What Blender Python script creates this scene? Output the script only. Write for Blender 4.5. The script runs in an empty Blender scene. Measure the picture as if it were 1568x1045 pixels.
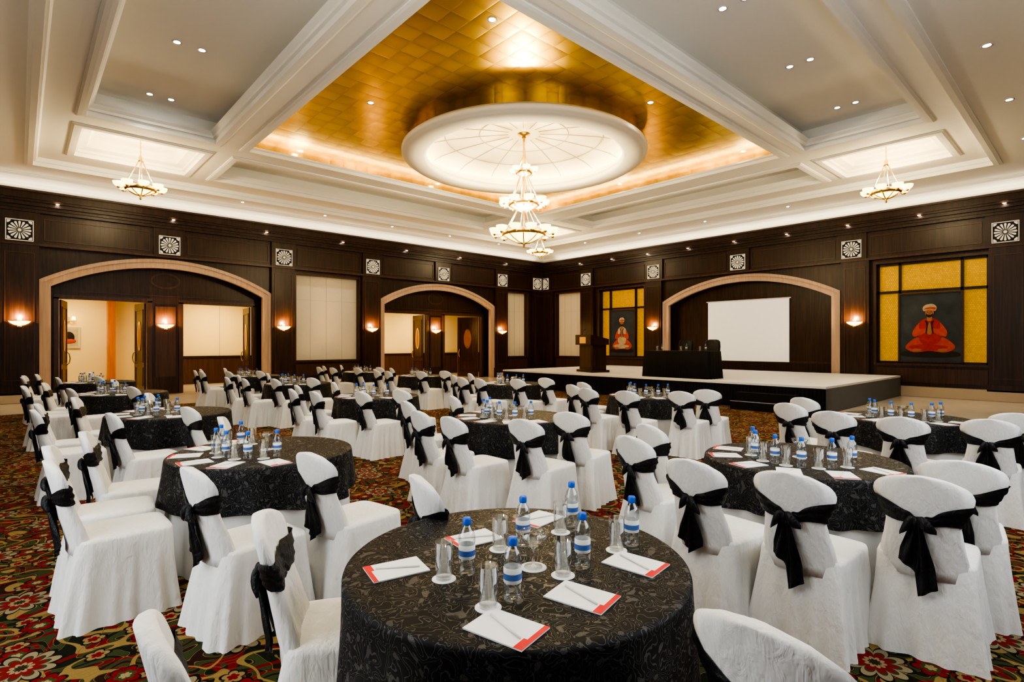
import bpy, math, random
from math import sin, cos, pi, radians, atan2, sqrt
random.seed(7)
scene = bpy.context.scene
COL = scene.collection

# ------------------------------------------------------------------ materials
def pr(name, col, rough=.5, metal=0., emit=None, es=0., trans=0., ior=1.45, sheen=0., coat=0., spec=.5):
    m = bpy.data.materials.new(name); m.use_nodes = True
    b = m.node_tree.nodes['Principled BSDF']
    b.inputs['Base Color'].default_value = (*col, 1)
    b.inputs['Roughness'].default_value = rough
    b.inputs['Metallic'].default_value = metal
    b.inputs['IOR'].default_value = ior
    b.inputs['Specular IOR Level'].default_value = spec
    if trans: b.inputs['Transmission Weight'].default_value = trans
    if sheen: b.inputs['Sheen Weight'].default_value = sheen
    if coat: b.inputs['Coat Weight'].default_value = coat
    if emit:
        b.inputs['Emission Color'].default_value = (*emit, 1)
        b.inputs['Emission Strength'].default_value = es
    return m

class NT:
    def __init__(s, m):
        s.m = m; s.t = m.node_tree; s.n = s.t.nodes; s.b = s.n['Principled BSDF']
    def new(s, k, **kw):
        n = s.n.new(k)
        for a, v in kw.items(): setattr(n, a, v)
        return n
    def put(s, sock, v):
        if v is None: return
        if isinstance(v, bpy.types.NodeSocket): s.t.links.new(v, sock)
        else: sock.default_value = v
    def M(s, op, a, b=None, c=None, clamp=False):
        n = s.new('ShaderNodeMath', operation=op); n.use_clamp = clamp
        s.put(n.inputs[0], a); s.put(n.inputs[1], b); s.put(n.inputs[2], c)
        return n.outputs[0]
    def V(s, op, a, b=None):
        n = s.new('ShaderNodeVectorMath', operation=op)
        s.put(n.inputs[0], a); s.put(n.inputs[1], b)
        return n.outputs['Value'] if op in ('LENGTH', 'DOT_PRODUCT') else n.outputs[0]
    def mix(s, f, a, b):
        n = s.new('ShaderNodeMix', data_type='RGBA')
        s.put(n.inputs[0], f)
        for k, v in ((6, a), (7, b)):
            if isinstance(v, tuple): v = (*v, 1) if len(v) == 3 else v
            s.put(n.inputs[k], v)
        return n.outputs[2]
    def obj(s): return s.new('ShaderNodeTexCoord').outputs['Object']
    def scale(s, v, sc):
        n = s.new('ShaderNodeMapping'); s.put(n.inputs[0], v); n.inputs['Scale'].default_value = sc
        return n.outputs[0]
    def noise(s, v, sc, det=2, rough=.5, dist=0):
        n = s.new('ShaderNodeTexNoise'); s.put(n.inputs['Vector'], v)
        n.inputs['Scale'].default_value = sc; n.inputs['Detail'].default_value = det
        n.inputs['Roughness'].default_value = rough; n.inputs['Distortion'].default_value = dist
        return n.outputs
    def sep(s, v):
        n = s.new('ShaderNodeSeparateXYZ'); s.put(n.inputs[0], v); return n.outputs
    def bump(s, h, st=.3, d=.01):
        n = s.new('ShaderNodeBump'); s.put(n.inputs['Height'], h)
        n.inputs['Strength'].default_value = st; n.inputs['Distance'].default_value = d
        s.t.links.new(n.outputs[0], s.b.inputs['Normal'])
    def color(s, c): s.put(s.b.inputs['Base Color'], c)

def mat_wood(name, c1, c2, rough=.34, axis='z'):
    m = pr(name, c1, rough, spec=.45); t = NT(m)
    sc = {'z': (9, 9, .5), 'x': (.5, 9, 9), 'y': (9, .5, 9)}[axis]
    v = t.scale(t.obj(), sc)
    n = t.noise(v, 2.0, 4, .6, .6)[0]
    f = t.M('MULTIPLY', t.M('SUBTRACT', n, .35), 3.0, clamp=True)
    t.color(t.mix(f, c1, c2)); t.bump(n, .08, .003)
    return m
def clearmat(name, tint, gl=.10, rough=.03):
    m = bpy.data.materials.new(name); m.use_nodes = True; nt = m.node_tree; nt.nodes.clear()
    out = nt.nodes.new('ShaderNodeOutputMaterial'); mx = nt.nodes.new('ShaderNodeMixShader')
    tr = nt.nodes.new('ShaderNodeBsdfTransparent'); tr.inputs[0].default_value = (*tint, 1)
    g = nt.nodes.new('ShaderNodeBsdfGlossy'); g.inputs['Roughness'].default_value = rough
    lw = nt.nodes.new('ShaderNodeLayerWeight'); lw.inputs[0].default_value = .35
    mp = nt.nodes.new('ShaderNodeMath'); mp.operation = 'MULTIPLY_ADD'; mp.inputs[1].default_value = .50; mp.inputs[2].default_value = gl
    nt.links.new(lw.outputs['Facing'], mp.inputs[0]); nt.links.new(mp.outputs[0], mx.inputs[0])
    nt.links.new(tr.outputs[0], mx.inputs[1]); nt.links.new(g.outputs[0], mx.inputs[2]); nt.links.new(mx.outputs[0], out.inputs[0])
    return m

WOOD = mat_wood('mahogany', (.020, .0090, .0052), (.053, .0240, .0138))
WOODL = mat_wood('mahogany_light', (.05, .023, .014), (.085, .040, .023))
DOORW = mat_wood('door_wood', (.045, .018, .009), (.09, .038, .018))
ORWOOD = mat_wood('orange_wood', (.42, .14, .04), (.55, .2, .06))
TRIM = mat_wood('arch_trim', (.47, .33, .245), (.57, .42, .315), .5)
CEIL = pr('white_plaster', (.85, .84, .79), .75)
t = NT(CEIL); t.bump(t.noise(t.obj(), 60, 2)[0], .03, .002)
CEILW = pr('warm_plaster', (.86, .82, .70), .75)
DOMEM = pr('dome_plaster', (.86, .82, .66), .7)
RIB = pr('dome_rib', (.50, .45, .34), .7)
CREAM = pr('cream_paint', (.82, .68, .38), .7)
FAB = pr('fabric_panel', (.62, .56, .46), .85)
t = NT(FAB); t.color(t.mix(t.noise(t.scale(t.obj(), (60, 60, 8)), 3, 2)[0], (.66, .61, .49), (.80, .75, .63)))
MARB = pr('marble_beige', (.55, .44, .32), .12)
t = NT(MARB); n_ = t.noise(t.obj(), 1.6, 6, .65, 1.2)[0]
t.color(t.mix(n_, (.86, .79, .68), (.60, .50, .39)))
STONE = pr('stone_skirting', (.50, .41, .31), .3)
WHITECLOTH = pr('white_cloth', (.77, .765, .735), .9)
t = NT(WHITECLOTH)
nz = t.noise(t.scale(t.obj(), (7, 7, 2.2)), 2.0, 3, .55, .4)[0]
nz2 = t.noise(t.scale(t.obj(), (16, 16, 7)), 2.0, 3, .6, .8)[0]
t.bump(t.M('ADD', nz, t.M('MULTIPLY', nz2, .35)), .65, .022)
UNDER = pr('white_underskirt', (.72, .72, .70), .9)
SASH = pr('black_satin', (.012, .012, .013), .42, spec=.45)
t = NT(SASH); t.bump(t.noise(t.scale(t.obj(), (30, 30, 14)), 1.2, 4, .6, .8)[0], .8, .012)
BROC = pr('black_brocade', (.01, .01, .01), .5, spec=.35)
t = NT(BROC)
o = t.obj(); w = t.noise(o, 9, 1)[1]
v = t.V('ADD', o, t.V('MULTIPLY', t.V('SUBTRACT', w, (.5, .5, .5)), (.14, .14, .14)))
a = t.noise(v, 17, 1.5, .5)[0]
s1 = t.M('ABSOLUTE', t.M('SINE', t.M('MULTIPLY', a, 34)))
l1 = t.M('LESS_THAN', s1, .30)
vo = t.new('ShaderNodeTexVoronoi'); t.put(vo.inputs['Vector'], v); vo.inputs['Scale'].default_value = 17
l2 = t.M('LESS_THAN', vo.outputs['Distance'], .24)
pat = t.M('MAXIMUM', l1, l2)
fine = t.noise(o, 260, 1)[0]
msk = t.M('MULTIPLY', pat, t.M('MULTIPLY', fine, 1.5), clamp=True)
t.color(t.mix(msk, (.0055, .0053, .0058), (.080, .078, .076)))
t.put(t.b.inputs['Roughness'], t.M('SUBTRACT', .62, t.M('MULTIPLY', pat, .24)))
t.bump(pat, .2, .002)
BLACKC = pr('black_cloth', (.007, .007, .008), .6, spec=.35)
STAGET = pr('stage_top', (.80, .80, .80), .5)
STAGES = pr('stage_side_grey', (.15, .155, .165), .7)
BRASS = pr('brass', (.80, .56, .20), .28, 1.)
GLOW = pr('alabaster_glow', (.9, .74, .40), .5, emit=(1., .70, .22), es=3.0)
SCGLOW = pr('sconce_glow', (.9, .6, .3), .5, emit=(1., .58, .17), es=4)
DLE = pr('lamp_lens', (1, 1, 1), .4, emit=(1, .95, .86), es=40)
COVE = pr('cove_strip', (1, .8, .5), .4, emit=(1, .82, .45), es=7)
WHITEM = pr('white_metal', (.7, .7, .7), .4)
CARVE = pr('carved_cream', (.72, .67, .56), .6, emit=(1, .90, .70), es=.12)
DARK = pr('dark_void', (.008, .006, .005), .6)
SCREEN = pr('projection_screen', (.84, .84, .80), .8, emit=(1, .97, .88), es=.14)
LEATHER = pr('black_leather', (.012, .012, .013), .35)
CLEAR = clearmat('clear_plastic', (.93, .96, .99), .08)
GLASS = clearmat('clear_glass', (.96, .97, .97), .05, .02)
CAPB = pr('cap_blue', (.02, .13, .62), .35)
LABEL = pr('label_blue', (.08, .17, .46), .4)
PAPER = pr('paper_white', (.82, .82, .80), .7)
RED = pr('paper_red', (.72, .03, .03), .6)
PENC = pr('pencil', (.8, .78, .72), .4)
SILV = pr('silver', (.6, .6, .6), .25, 1.)

GOLD = pr('gold_leaf', (.50, .27, .03), .27, .88)
t = NT(GOLD)
o = t.obj(); s = t.sep(o)
K = 8.5
lat = t.M('MULTIPLY', t.M('ABSOLUTE', t.M('SINE', t.M('MULTIPLY', s[0], K))), t.M('ABSOLUTE', t.M('SINE', t.M('MULTIPLY', s[1], K))))
lt = t.M('POWER', lat, .4)
chk = t.M('GREATER_THAN', t.M('MULTIPLY', t.M('SINE', t.M('MULTIPLY', s[0], K)), t.M('SINE', t.M('MULTIPLY', s[1], K))), 0)
c = t.mix(lt, (.46, .295, .030), (.60, .40, .045))
c = t.mix(t.M('MULTIPLY', chk, .34), c, (.76, .54, .08))
t.color(c); t.bump(lt, .18, .015)
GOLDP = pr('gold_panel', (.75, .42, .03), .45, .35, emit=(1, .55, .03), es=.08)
t = NT(GOLDP); o = t.obj()
br = t.new('ShaderNodeTexBrick')
sp = t.sep(o)
cb = t.new('ShaderNodeCombineXYZ'); t.put(cb.inputs[0], sp[1]); t.put(cb.inputs[1], sp[2])
t.put(br.inputs['Vector'], cb.outputs[0]); br.inputs['Scale'].default_value = 9; br.offset = .5
br.inputs['Color1'].default_value = (.70, .41, .035, 1); br.inputs['Color2'].default_value = (.56, .32, .028, 1)
br.inputs['Mortar'].default_value = (.40, .225, .02, 1); br.inputs['Mortar Size'].default_value = .03
br.inputs['Row Height'].default_value = .5
t.color(br.outputs[0])

# carpet
CARP = pr('floral_carpet', (.1, .05, .02), .95, spec=.1)
t = NT(CARP); o = t.obj()
wn = t.noise(o, 2.2, 1)[1]
v = t.V('ADD', o, t.V('MULTIPLY', t.V('SUBTRACT', wn, (.5, .5, .5)), (.40, .40, 0)))
n1 = t.noise(v, 3.0, 1, .4)[0]
n2 = t.noise(t.V('ADD', v, (17.3, 5.1, 0)), 3.7, 1, .4)[0]
n3 = t.noise(t.V('ADD', v, (-7.3, 15.1, 0)), 2.0, 1, .4)[0]
base = t.mix(t.M('GREATER_THAN', n3, .52), (.014, .018, .009), (.036, .014, .010))
s1 = t.M('SINE', t.M('MULTIPLY', n1, 44)); s2 = t.M('SINE', t.M('MULTIPLY', n2, 48)); s3 = t.M('SINE', t.M('MULTIPLY', n3, 62))
c = t.mix(t.M('GREATER_THAN', s2, .30), base, (.045, .062, .022))
c = t.mix(t.M('GREATER_THAN', s3, .55), c, (.175, .014, .014))
c = t.mix(t.M('GREATER_THAN', s1, .76), c, (.27, .185, .065))
c = t.mix(t.M('LESS_THAN', t.M('ABSOLUTE', s2), .12), c, (.19, .13, .048))
def flowers(c, sc, off, Rr, k, cols):
    vo = t.new('ShaderNodeTexVoronoi', voronoi_dimensions='2D')
    p = t.V('ADD', o, off); t.put(vo.inputs['Vector'], p); vo.inputs['Scale'].default_value = sc
    vo.inputs['Randomness'].default_value = .8
    rel = t.V('SUBTRACT', p, vo.outputs['Position']); rs = t.sep(rel)
    cb = t.new('ShaderNodeCombineXYZ'); t.put(cb.inputs[0], rs[0]); t.put(cb.inputs[1], rs[1])
    r = t.V('LENGTH', cb.outputs[0]); ang = t.M('ARCTAN2', rs[1], rs[0])
    pet = t.M('ADD', .62, t.M('MULTIPLY', t.M('POWER', t.M('ABSOLUTE', t.M('COSINE', t.M('MULTIPLY', ang, k))), .7), .42))
    rn = t.M('DIVIDE', r, t.M('MULTIPLY', pet, Rr))
    for th, cc in cols:
        c = t.mix(t.M('LESS_THAN', rn, th), c, cc)
    return c
c = flowers(c, 3.8, (3.3, 1.7, 0), .050, 2.5, [(1.25, (.014, .012, .008)), (1.0, (.26, .19, .08)), (.55, (.20, .012, .012))])
c = flowers(c, 2.8, (9.3, 6.7, 0), .075, 3, [(1.15, (.02, .010, .006)), (1.0, (.22, .014, .016)), (.6, (.05, .075, .025)), (.35, (.32, .25, .12))])
c = flowers(c, 1.45, (0, 0, 0), .150, 5, [(1.12, (.012, .012, .008)), (1.0, (.27, .22, .13)), (.74, (.045, .055, .028)), (.64, (.20, .02, .018)), (.34, (.30, .23, .12)), (.2, (.04, .03, .015))])
c = t.mix(t.M('MULTIPLY', t.noise(o, 160, 1)[0], .35), c, (.0, .0, .0))
t.color(c)
t.bump(t.noise(o, 400, 1)[0], .3, .004)

# ------------------------------------------------------------------ mesh builder
import bmesh
class MB:
    def __init__(s): s.v = []; s.f = []; s.mi = []; s.mats = []; s.sm = []
    def mat(s, m):
        if m not in s.mats: s.mats.append(m)
        return s.mats.index(m)
    def add(s, vs, fs, m, smooth=False):
        b = len(s.v); s.v += [tuple(p) for p in vs]; k = s.mat(m)
        for f in fs: s.f.append([b + i for i in f]); s.mi.append(k); s.sm.append(smooth)
    def box(s, x0, x1, y0, y1, z0, z1, m, T=None):
        vs = [(x, y, z) for x in (x0, x1) for y in (y0, y1) for z in (z0, z1)]
        if T: vs = [T(*p) for p in vs]
        s.add(vs, [(0, 1, 3, 2), (4, 6, 7, 5), (0, 4, 5, 1), (2, 3, 7, 6), (0, 2, 6, 4), (1, 5, 7, 3)], m)
    def quad(s, a, b, c, d, m): s.add([a, b, c, d], [(0, 1, 2, 3)], m)
    def lathe(s, prof, m, c=(0, 0, 0), n=24, smooth=True, a0=0, a1=2 * pi):
        full = abs(a1 - a0 - 2 * pi) < 1e-6; k = n if full else n + 1
        vs = []
        for r, z in prof:
            for i in range(k):
                a = a0 + (a1 - a0) * i / n
                vs.append((c[0] + r * cos(a), c[1] + r * sin(a), c[2] + z))
        fs = []
        for j in range(len(prof) - 1):
            for i in range(n):
                i2 = (i + 1) % k
                fs.append((j * k + i, j * k + i2, (j + 1) * k + i2, (j + 1) * k + i))
        s.add(vs, fs, m, smooth)
    def loft(s, rings, m, smooth=True, cb=True, ct=True, closed=True):
        k = len(rings[0]); vs = [p for r in rings for p in r]; fs = []
        for j in range(len(rings) - 1):
            for i in range(k if closed else k - 1):
                i2 = (i + 1) % k
                fs.append((j * k + i, j * k + i2, (j + 1) * k + i2, (j + 1) * k + i))
        if cb: fs.append(tuple(reversed(range(k))))
        if ct: fs.append(tuple((len(rings) - 1) * k + i for i in range(k)))
        s.add(vs, fs, m, smooth)
    def tube(s, pts, r, m, n=8, caps=True):
        rings = []
        for i, p in enumerate(pts):
            a = pts[max(0, i - 1)]; b = pts[min(len(pts) - 1, i + 1)]
            d = [b[k] - a[k] for k in range(3)]; L = sqrt(sum(x * x for x in d)) or 1; d = [x / L for x in d]
            up = (0, 0, 1) if abs(d[2]) < .9 else (1, 0, 0)
            e = (d[1] * up[2] - d[2] * up[1], d[2] * up[0] - d[0] * up[2], d[0] * up[1] - d[1] * up[0])
            L = sqrt(sum(x * x for x in e)); e = [x / L for x in e]
            g = (d[1] * e[2] - d[2] * e[1], d[2] * e[0] - d[0] * e[2], d[0] * e[1] - d[1] * e[0])
            rr = r[i] if isinstance(r, (list, tuple)) else r
            rings.append([tuple(p[k] + rr * (cos(2 * pi * j / n) * e[k] + sin(2 * pi * j / n) * g[k]) for k in range(3)) for j in range(n)])
        s.loft(rings, m, True, caps, caps)
    def ell(s, c, rx, ry, rz, m, n=16, k=10):
        rings = []
        for j in range(k + 1):
            p = -pi / 2 + pi * j / k; q = max(.02, cos(p))
            rings.append([(c[0] + rx * q * cos(2 * pi * i / n), c[1] + ry * q * sin(2 * pi * i / n), c[2] + rz * sin(p)) for i in range(n)])
        s.loft(rings, m)
    def mesh(s, name):
        me = bpy.data.meshes.new(name); me.from_pydata(s.v, [], s.f)
        for m in s.mats: me.materials.append(m)
        me.polygons.foreach_set('material_index', s.mi); me.polygons.foreach_set('use_smooth', s.sm)
        bm = bmesh.new(); bm.from_mesh(me); bmesh.ops.recalc_face_normals(bm, faces=bm.faces); bm.to_mesh(me); bm.free()
        me.update(); return me
    def obj(s, name, loc=(0, 0, 0), rot=0): return inst(name, s.mesh(name), loc, rot)
def inst(name, me, loc=(0, 0, 0), rot=0, sc=None):
    o = bpy.data.objects.new(name, me); o.location = loc; o.rotation_euler = (0, 0, rot)
    if sc: o.scale = sc
    COL.objects.link(o); return o

# ------------------------------------------------------------------ room constants
WX, WY = 20.4, 20.0
X0, Y0 = -1.9, -.9
L = lambda u, w, z: (u, WY - w, z)       # left wall map
R = lambda u, w, z: (WX - w, u, z)       # right wall map
HT = 6.1

mb = MB(); mb.box(X0 - .2, WX + .2, Y0 - .2, 25.2, -.12, -.006, MARB); mb.obj('floor')
mb = MB(); mb.box(X0 + .02, 13.55, Y0 + .02, 16.7, -.006, 0, CARP); mb.box(13.55, 13.9, Y0 + .02, 4.3, -.006, 0, CARP); mb.obj('carpet')

def grid_holes(mb, us, vs_, T, m, holes):
    for i in range(len(us) - 1):
        for j in range(len(vs_) - 1):
            if (i, j) in holes: continue
            mb.quad(T(us[i], vs_[j]), T(us[i + 1], vs_[j]), T(us[i + 1], vs_[j + 1]), T(us[i], vs_[j + 1]), m)
def rmold(mb, x0, x1, y0, y1, prof, m):
    cs = []
    for ins, z in prof:
        cs.append([(x0 + ins, y0 + ins, z), (x1 - ins, y0 + ins, z), (x1 - ins, y1 - ins, z), (x0 + ins, y1 - ins, z)])
    for a, b in zip(cs, cs[1:]):
        for i in range(4):
            j = (i + 1) % 4; mb.quad(a[i], a[j], b[j], b[i], m)
mb = MB()
ox0, ox1, oy0, oy1 = .26, 17.93, 1.95, 18.0
grid_holes(mb, [X0, ox0, ox1, WX], [Y0, oy0, oy1, WY], lambda x, y: (x, y, HT), CEIL, {(1, 1)})
rmold(mb, ox0, ox1, oy0, oy1, [(-.16, HT), (-.16, HT - .03), (-.10, HT - .05), (0, HT - .05), (0, HT + .05), (.05, HT + .05), (.09, HT + .15)], CEIL)
SZ = 6.25
xs = [.35, 1.0, 3.35, 4.08, 13.93, 15.0, 16.95, 17.84]; ys = [2.04, 2.6, 4.9, 5.5, 13.87, 14.75, 17.0, 17.91]
holes = {(i, j) for i in (1, 3, 5) for j in (1, 3, 5)}
grid_holes(mb, xs, ys, lambda x, y: (x, y, SZ), CEIL, holes)
GZ = 6.6
for (i, j) in sorted(holes):
    a, b, c_, d = xs[i], xs[i + 1], ys[j], ys[j + 1]
    rmold(mb, a, b, c_, d, [(-.17, SZ), (-.17, SZ - .02), (-.13, SZ - .04), (-.06, SZ - .045), (0, SZ - .045), (0, SZ)], CEIL)
    if (i, j) == (3, 3): continue
    corner = i != 3 and j != 3
    if corner:
        rmold(mb, a, b, c_, d, [(0, SZ), (0, SZ + .05), (.06, SZ + .06), (.06, SZ + .12), (.22, SZ + .16), (.26, SZ + .20), (.26, SZ + .30), (.34, SZ + .34), (.34, SZ + .40)], CEILW)
        z = SZ + .40; mb.quad((a + .34, c_ + .34, z), (b - .34, c_ + .34, z), (b - .34, d - .34, z), (a + .34, d - .34, z), CEILW)
    else:
        rmold(mb, a, b, c_, d, [(0, SZ), (0, SZ + .06), (.05, SZ + .07), (.05, SZ + .12), (.10, SZ + .17), (.12, SZ + .20), (.0, SZ + .21), (-.12, SZ + .21), (-.12, SZ + .5)], CEIL)
        z = SZ + .5; mb.quad((a - .12, c_ - .12, z), (b + .12, c_ - .12, z), (b + .12, d + .12, z), (a - .12, d + .12, z), CEIL)
gx0, gx1, gy0, gy1 = 4.08, 13.93, 5.5, 13.87
rmold(mb, gx0, gx1, gy0, gy1, [(0, SZ), (.0, SZ + .03), (.05, SZ + .05), (.05, SZ + .09), (-.3, SZ + .10), (-.42, SZ + .11)], CEIL)
rmold(mb, gx0, gx1, gy0, gy1, [(-.42, SZ + .11), (-.42, GZ)], GOLD)
rmold(mb, X0, WX, Y0, WY, [(.30, 5.74), (.44, 5.74), (.46, 5.80), (.52, 5.82), (.55, 5.90), (.70, 5.98), (.74, 6.0), (.80, 6.02), (.80, 6.07), (.86, 6.07), (.86, HT)], CEIL)
mb.obj('ceiling')

CX, CY = 9.3, 9.8
mb = MB()
ang = set(2 * pi * i / 96 for i in range(96))
A0, A1, B0, B1 = gx0 - .42, gx1 + .42, gy0 - .42, gy1 + .42
for X_ in (A0, A1):
    for Y_ in (B0, B1): ang.add(atan2(Y_ - CY, X_ - CX) % (2 * pi))
ang = sorted(ang)
def rectpt(a):
    c_, s_ = cos(a), sin(a); ts = []
    if abs(c_) > 1e-9: ts.append(((A1 if c_ > 0 else A0) - CX) / c_)
    if abs(s_) > 1e-9: ts.append(((B1 if s_ > 0 else B0) - CY) / s_)
    k = min(ts); return (CX + k * c_, CY + k * s_, GZ)
for i in range(len(ang)):
    a, b = ang[i], ang[(i + 1) % len(ang)]
    mb.quad((CX + 2.74 * cos(a), CY + 2.74 * sin(a), GZ), rectpt(a), rectpt(b), (CX + 2.74 * cos(b), CY + 2.74 * sin(b), GZ), GOLD)
mb.obj('gold_ceiling_panel')
mb = MB()
mb.lathe([(2.75, 6.62), (2.75, 6.36)], GOLD, (CX, CY, 0), 96)
mb.lathe([(2.75, 6.36), (2.9, 6.34), (2.93, 6.29), (2.99, 6.27), (2.99, 6.2), (2.95, 6.17), (2.90, 6.15), (2.88, 6.12), (2.46, 6.12), (2.40, 6.15), (2.40, 6.23), (2.46, 6.29), (2.62, 6.29), (2.70, 6.31), (2.70, 6.52)], CEILW, (CX, CY, 0), 96)
mb.lathe([(2.70, 6.52), (2.4, 6.64), (1.8, 6.73), (1.1, 6.79), (.4, 6.82), (.01, 6.82)], DOMEM, (CX, CY, 0), 96)
for k in range(16):
    a = 2 * pi * k / 16
    mb.tube([(CX + r * cos(a), CY + r * sin(a), z) for r, z in ((2.66, 6.54), (2.4, 6.63), (1.8, 6.72), (1.1, 6.78), (.4, 6.81))], .011, RIB, 6)
for r, z in ((1.1, 6.785), (1.95, 6.70)):
    mb.lathe([(r - .014, z), (r, z - .02), (r + .014, z)], RIB, (CX, CY, 0), 96)
mb.lathe([(2.58, 6.30), (2.58, 6.33), (2.64, 6.33), (2.64, 6.30)], COVE, (CX, CY, 0), 96)
mb.obj('ceiling_dome_ring')

# ------------------------------------------------------------------ walls
def arch_fn(A_H, SPR=3.38, CRN=4.25):
    RISE = CRN - SPR; AR = (A_H ** 2 + RISE ** 2) / (2 * RISE); AZ = CRN - AR
    return lambda du, off=0: AZ + sqrt(max(0, (AR - off) ** 2 - du * du))
def build_wall(name, T, u0, u1, arches, panels, pil, umed, backfn, A_H):
    mb = MB(); arch_z = arch_fn(A_H)
    hw = A_H - .12
    edges = [u0]
    for c_ in arches: edges += [c_ - hw, c_ + hw]
    edges.append(u1)
    segs = [(edges[i], edges[i + 1]) for i in range(0, len(edges), 2)]
    for a, b in segs:
        ps = [p for p in panels if a - .01 <= p[0] and p[1] <= b + .01]
        us = sorted(set([a, b] + [x for p in ps for x in p[:2]])); zs = [0, 1.0, 4.15, HT]
        hl = set()
        for p in ps: hl.add((us.index(p[0]), 1))
        grid_holes(mb, us, zs, lambda u, z: T(u, 0, z), WOOD, hl)
        for p in ps:
            a_, b_ = p[:2]; dd = -.22
            mb.quad(T(a_, 0, 1), T(a_, dd, 1), T(a_, dd, 4.15), T(a_, 0, 4.15), WOOD)
            mb.quad(T(b_, 0, 1), T(b_, dd, 1), T(b_, dd, 4.15), T(b_, 0, 4.15), WOOD)
            mb.quad(T(a_, 0, 1), T(b_, 0, 1), T(b_, dd, 1), T(a_, dd, 1), WOOD)
            mb.quad(T(a_, 0, 4.15), T(b_, 0, 4.15), T(b_, dd, 4.15), T(a_, dd, 4.15), WOOD)
            mb.quad(T(a_, dd, 1), T(b_, dd, 1), T(b_, dd, 4.15), T(a_, dd, 4.15), p[2])
            for (q0, q1, z0, z1) in ((a_ - .07, a_, .93, 4.22), (b_, b_ + .07, .93, 4.22), (a_, b_, .93, 1.0), (a_, b_, 4.15, 4.22)):
                mb.box(q0, q1, 0, .04, z0, z1, WOODL, T)
            if p[2] is FAB:
                n = 4
                for k in range(1, n):
                    x = a_ + (b_ - a_) * k / n; mb.box(x - .004, x + .004, dd, dd + .006, 1, 4.15, RIB, T)
                mb.box(a_, b_, dd, dd + .006, 3.24, 3.248, RIB, T)
            mb.box(a_, b_, 0, .025, .42, .85, WOODL, T)
    for c_ in arches:
        N = 40; us = [c_ - hw + 2 * hw * i / N for i in range(N + 1)]
        for a, b in zip(us, us[1:]):
            za, zb = arch_z(a - c_, .12), arch_z(b - c_, .12)
            mb.quad(T(a, 0, za), T(b, 0, zb), T(b, 0, HT), T(a, 0, HT), WOOD)
            mb.quad(T(a, 0, za), T(b, 0, zb), T(b, -.45, zb), T(a, -.45, za), WOOD)
        for e in (c_ - hw, c_ + hw):
            mb.quad(T(e, 0, 0), T(e, -.45, 0), T(e, -.45, arch_z(hw, .12)), T(e, 0, arch_z(hw, .12)), WOOD)
        for (o0, o1, w1) in ((0, .10, .09), (.10, .27, .06)):
            outer = [(c_ - A_H + o0, 0)]; inner = [(c_ - A_H + o1, 0)]
            for i in range(N + 1):
                d = (-A_H + 2 * A_H * i / N); k0 = (A_H - o0) / A_H; k1 = (A_H - o1) / A_H
                outer.append((c_ + d * k0, arch_z(d * k0, o0))); inner.append((c_ + d * k1, arch_z(d * k1, o1)))
            outer.append((c_ + A_H - o0, 0)); inner.append((c_ + A_H - o1, 0))
            for i in range(len(outer) - 1):
                p, q, r_, s_ = outer[i], outer[i + 1], inner[i + 1], inner[i]
                mb.quad(T(p[0], w1, p[1]), T(q[0], w1, q[1]), T(r_[0], w1, r_[1]), T(s_[0], w1, s_[1]), TRIM)
                mb.quad(T(p[0], 0, p[1]), T(q[0], 0, q[1]), T(q[0], w1, q[1]), T(p[0], w1, p[1]), TRIM)
                mb.quad(T(s_[0], -.1, s_[1]), T(r_[0], -.1, r_[1]), T(r_[0], w1, r_[1]), T(s_[0], w1, s_[1]), TRIM)
        backfn(mb, T, c_)
    for p in pil:
        mb.box(p - .40, p + .40, 0, .16, 0, 4.33, WOOD, T)
        mb.box(p - .44, p + .44, 0, .20, 0, .45, WOOD, T)
        for (q0, q1, z0, z1) in ((p - .31, p - .28, .6, 4.1), (p + .28, p + .31, .6, 4.1), (p - .28, p + .28, .6, .63), (p - .28, p + .28, 4.07, 4.1)):
            mb.box(q0, q1, .16, .175, z0, z1, WOODL, T)
    mb.box(u0, u1, 0, .12, 4.38, 5.2, WOOD, T)
    mb.box(u0, u1, 0, .19, 4.30, 4.36, WOODL, T); mb.box(u0, u1, 0, .15, 4.36, 4.40, WOOD, T)
    for k in umed:
        mb.box(k - .42, k + .42, .12, .20, 4.36, 5.2, WOOD, T)
    for a, b in zip(umed, umed[1:]):
        a += .5; b -= .5
        if b - a < .5: continue
        for (q0, q1, z0, z1) in ((a, b, 4.46, 4.49), (a, b, 5.04, 5.07), (a, a + .03, 4.49, 5.04), (b - .03, b, 4.49, 5.04)):
            mb.box(q0, q1, .12, .14, z0, z1, WOODL, T)
    for (w_, z0, z1) in ((.24, 5.2, 5.28), (.28, 5.28, 5.36), (.42, 5.46, 5.52), (.36, 5.36, 5.46), (.46, 5.52, 5.70), (.50, 5.70, 5.76)):
        mb.box(u0, u1, 0, w_, z0, z1, WOOD, T)
    mb.obj(name)

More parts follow.
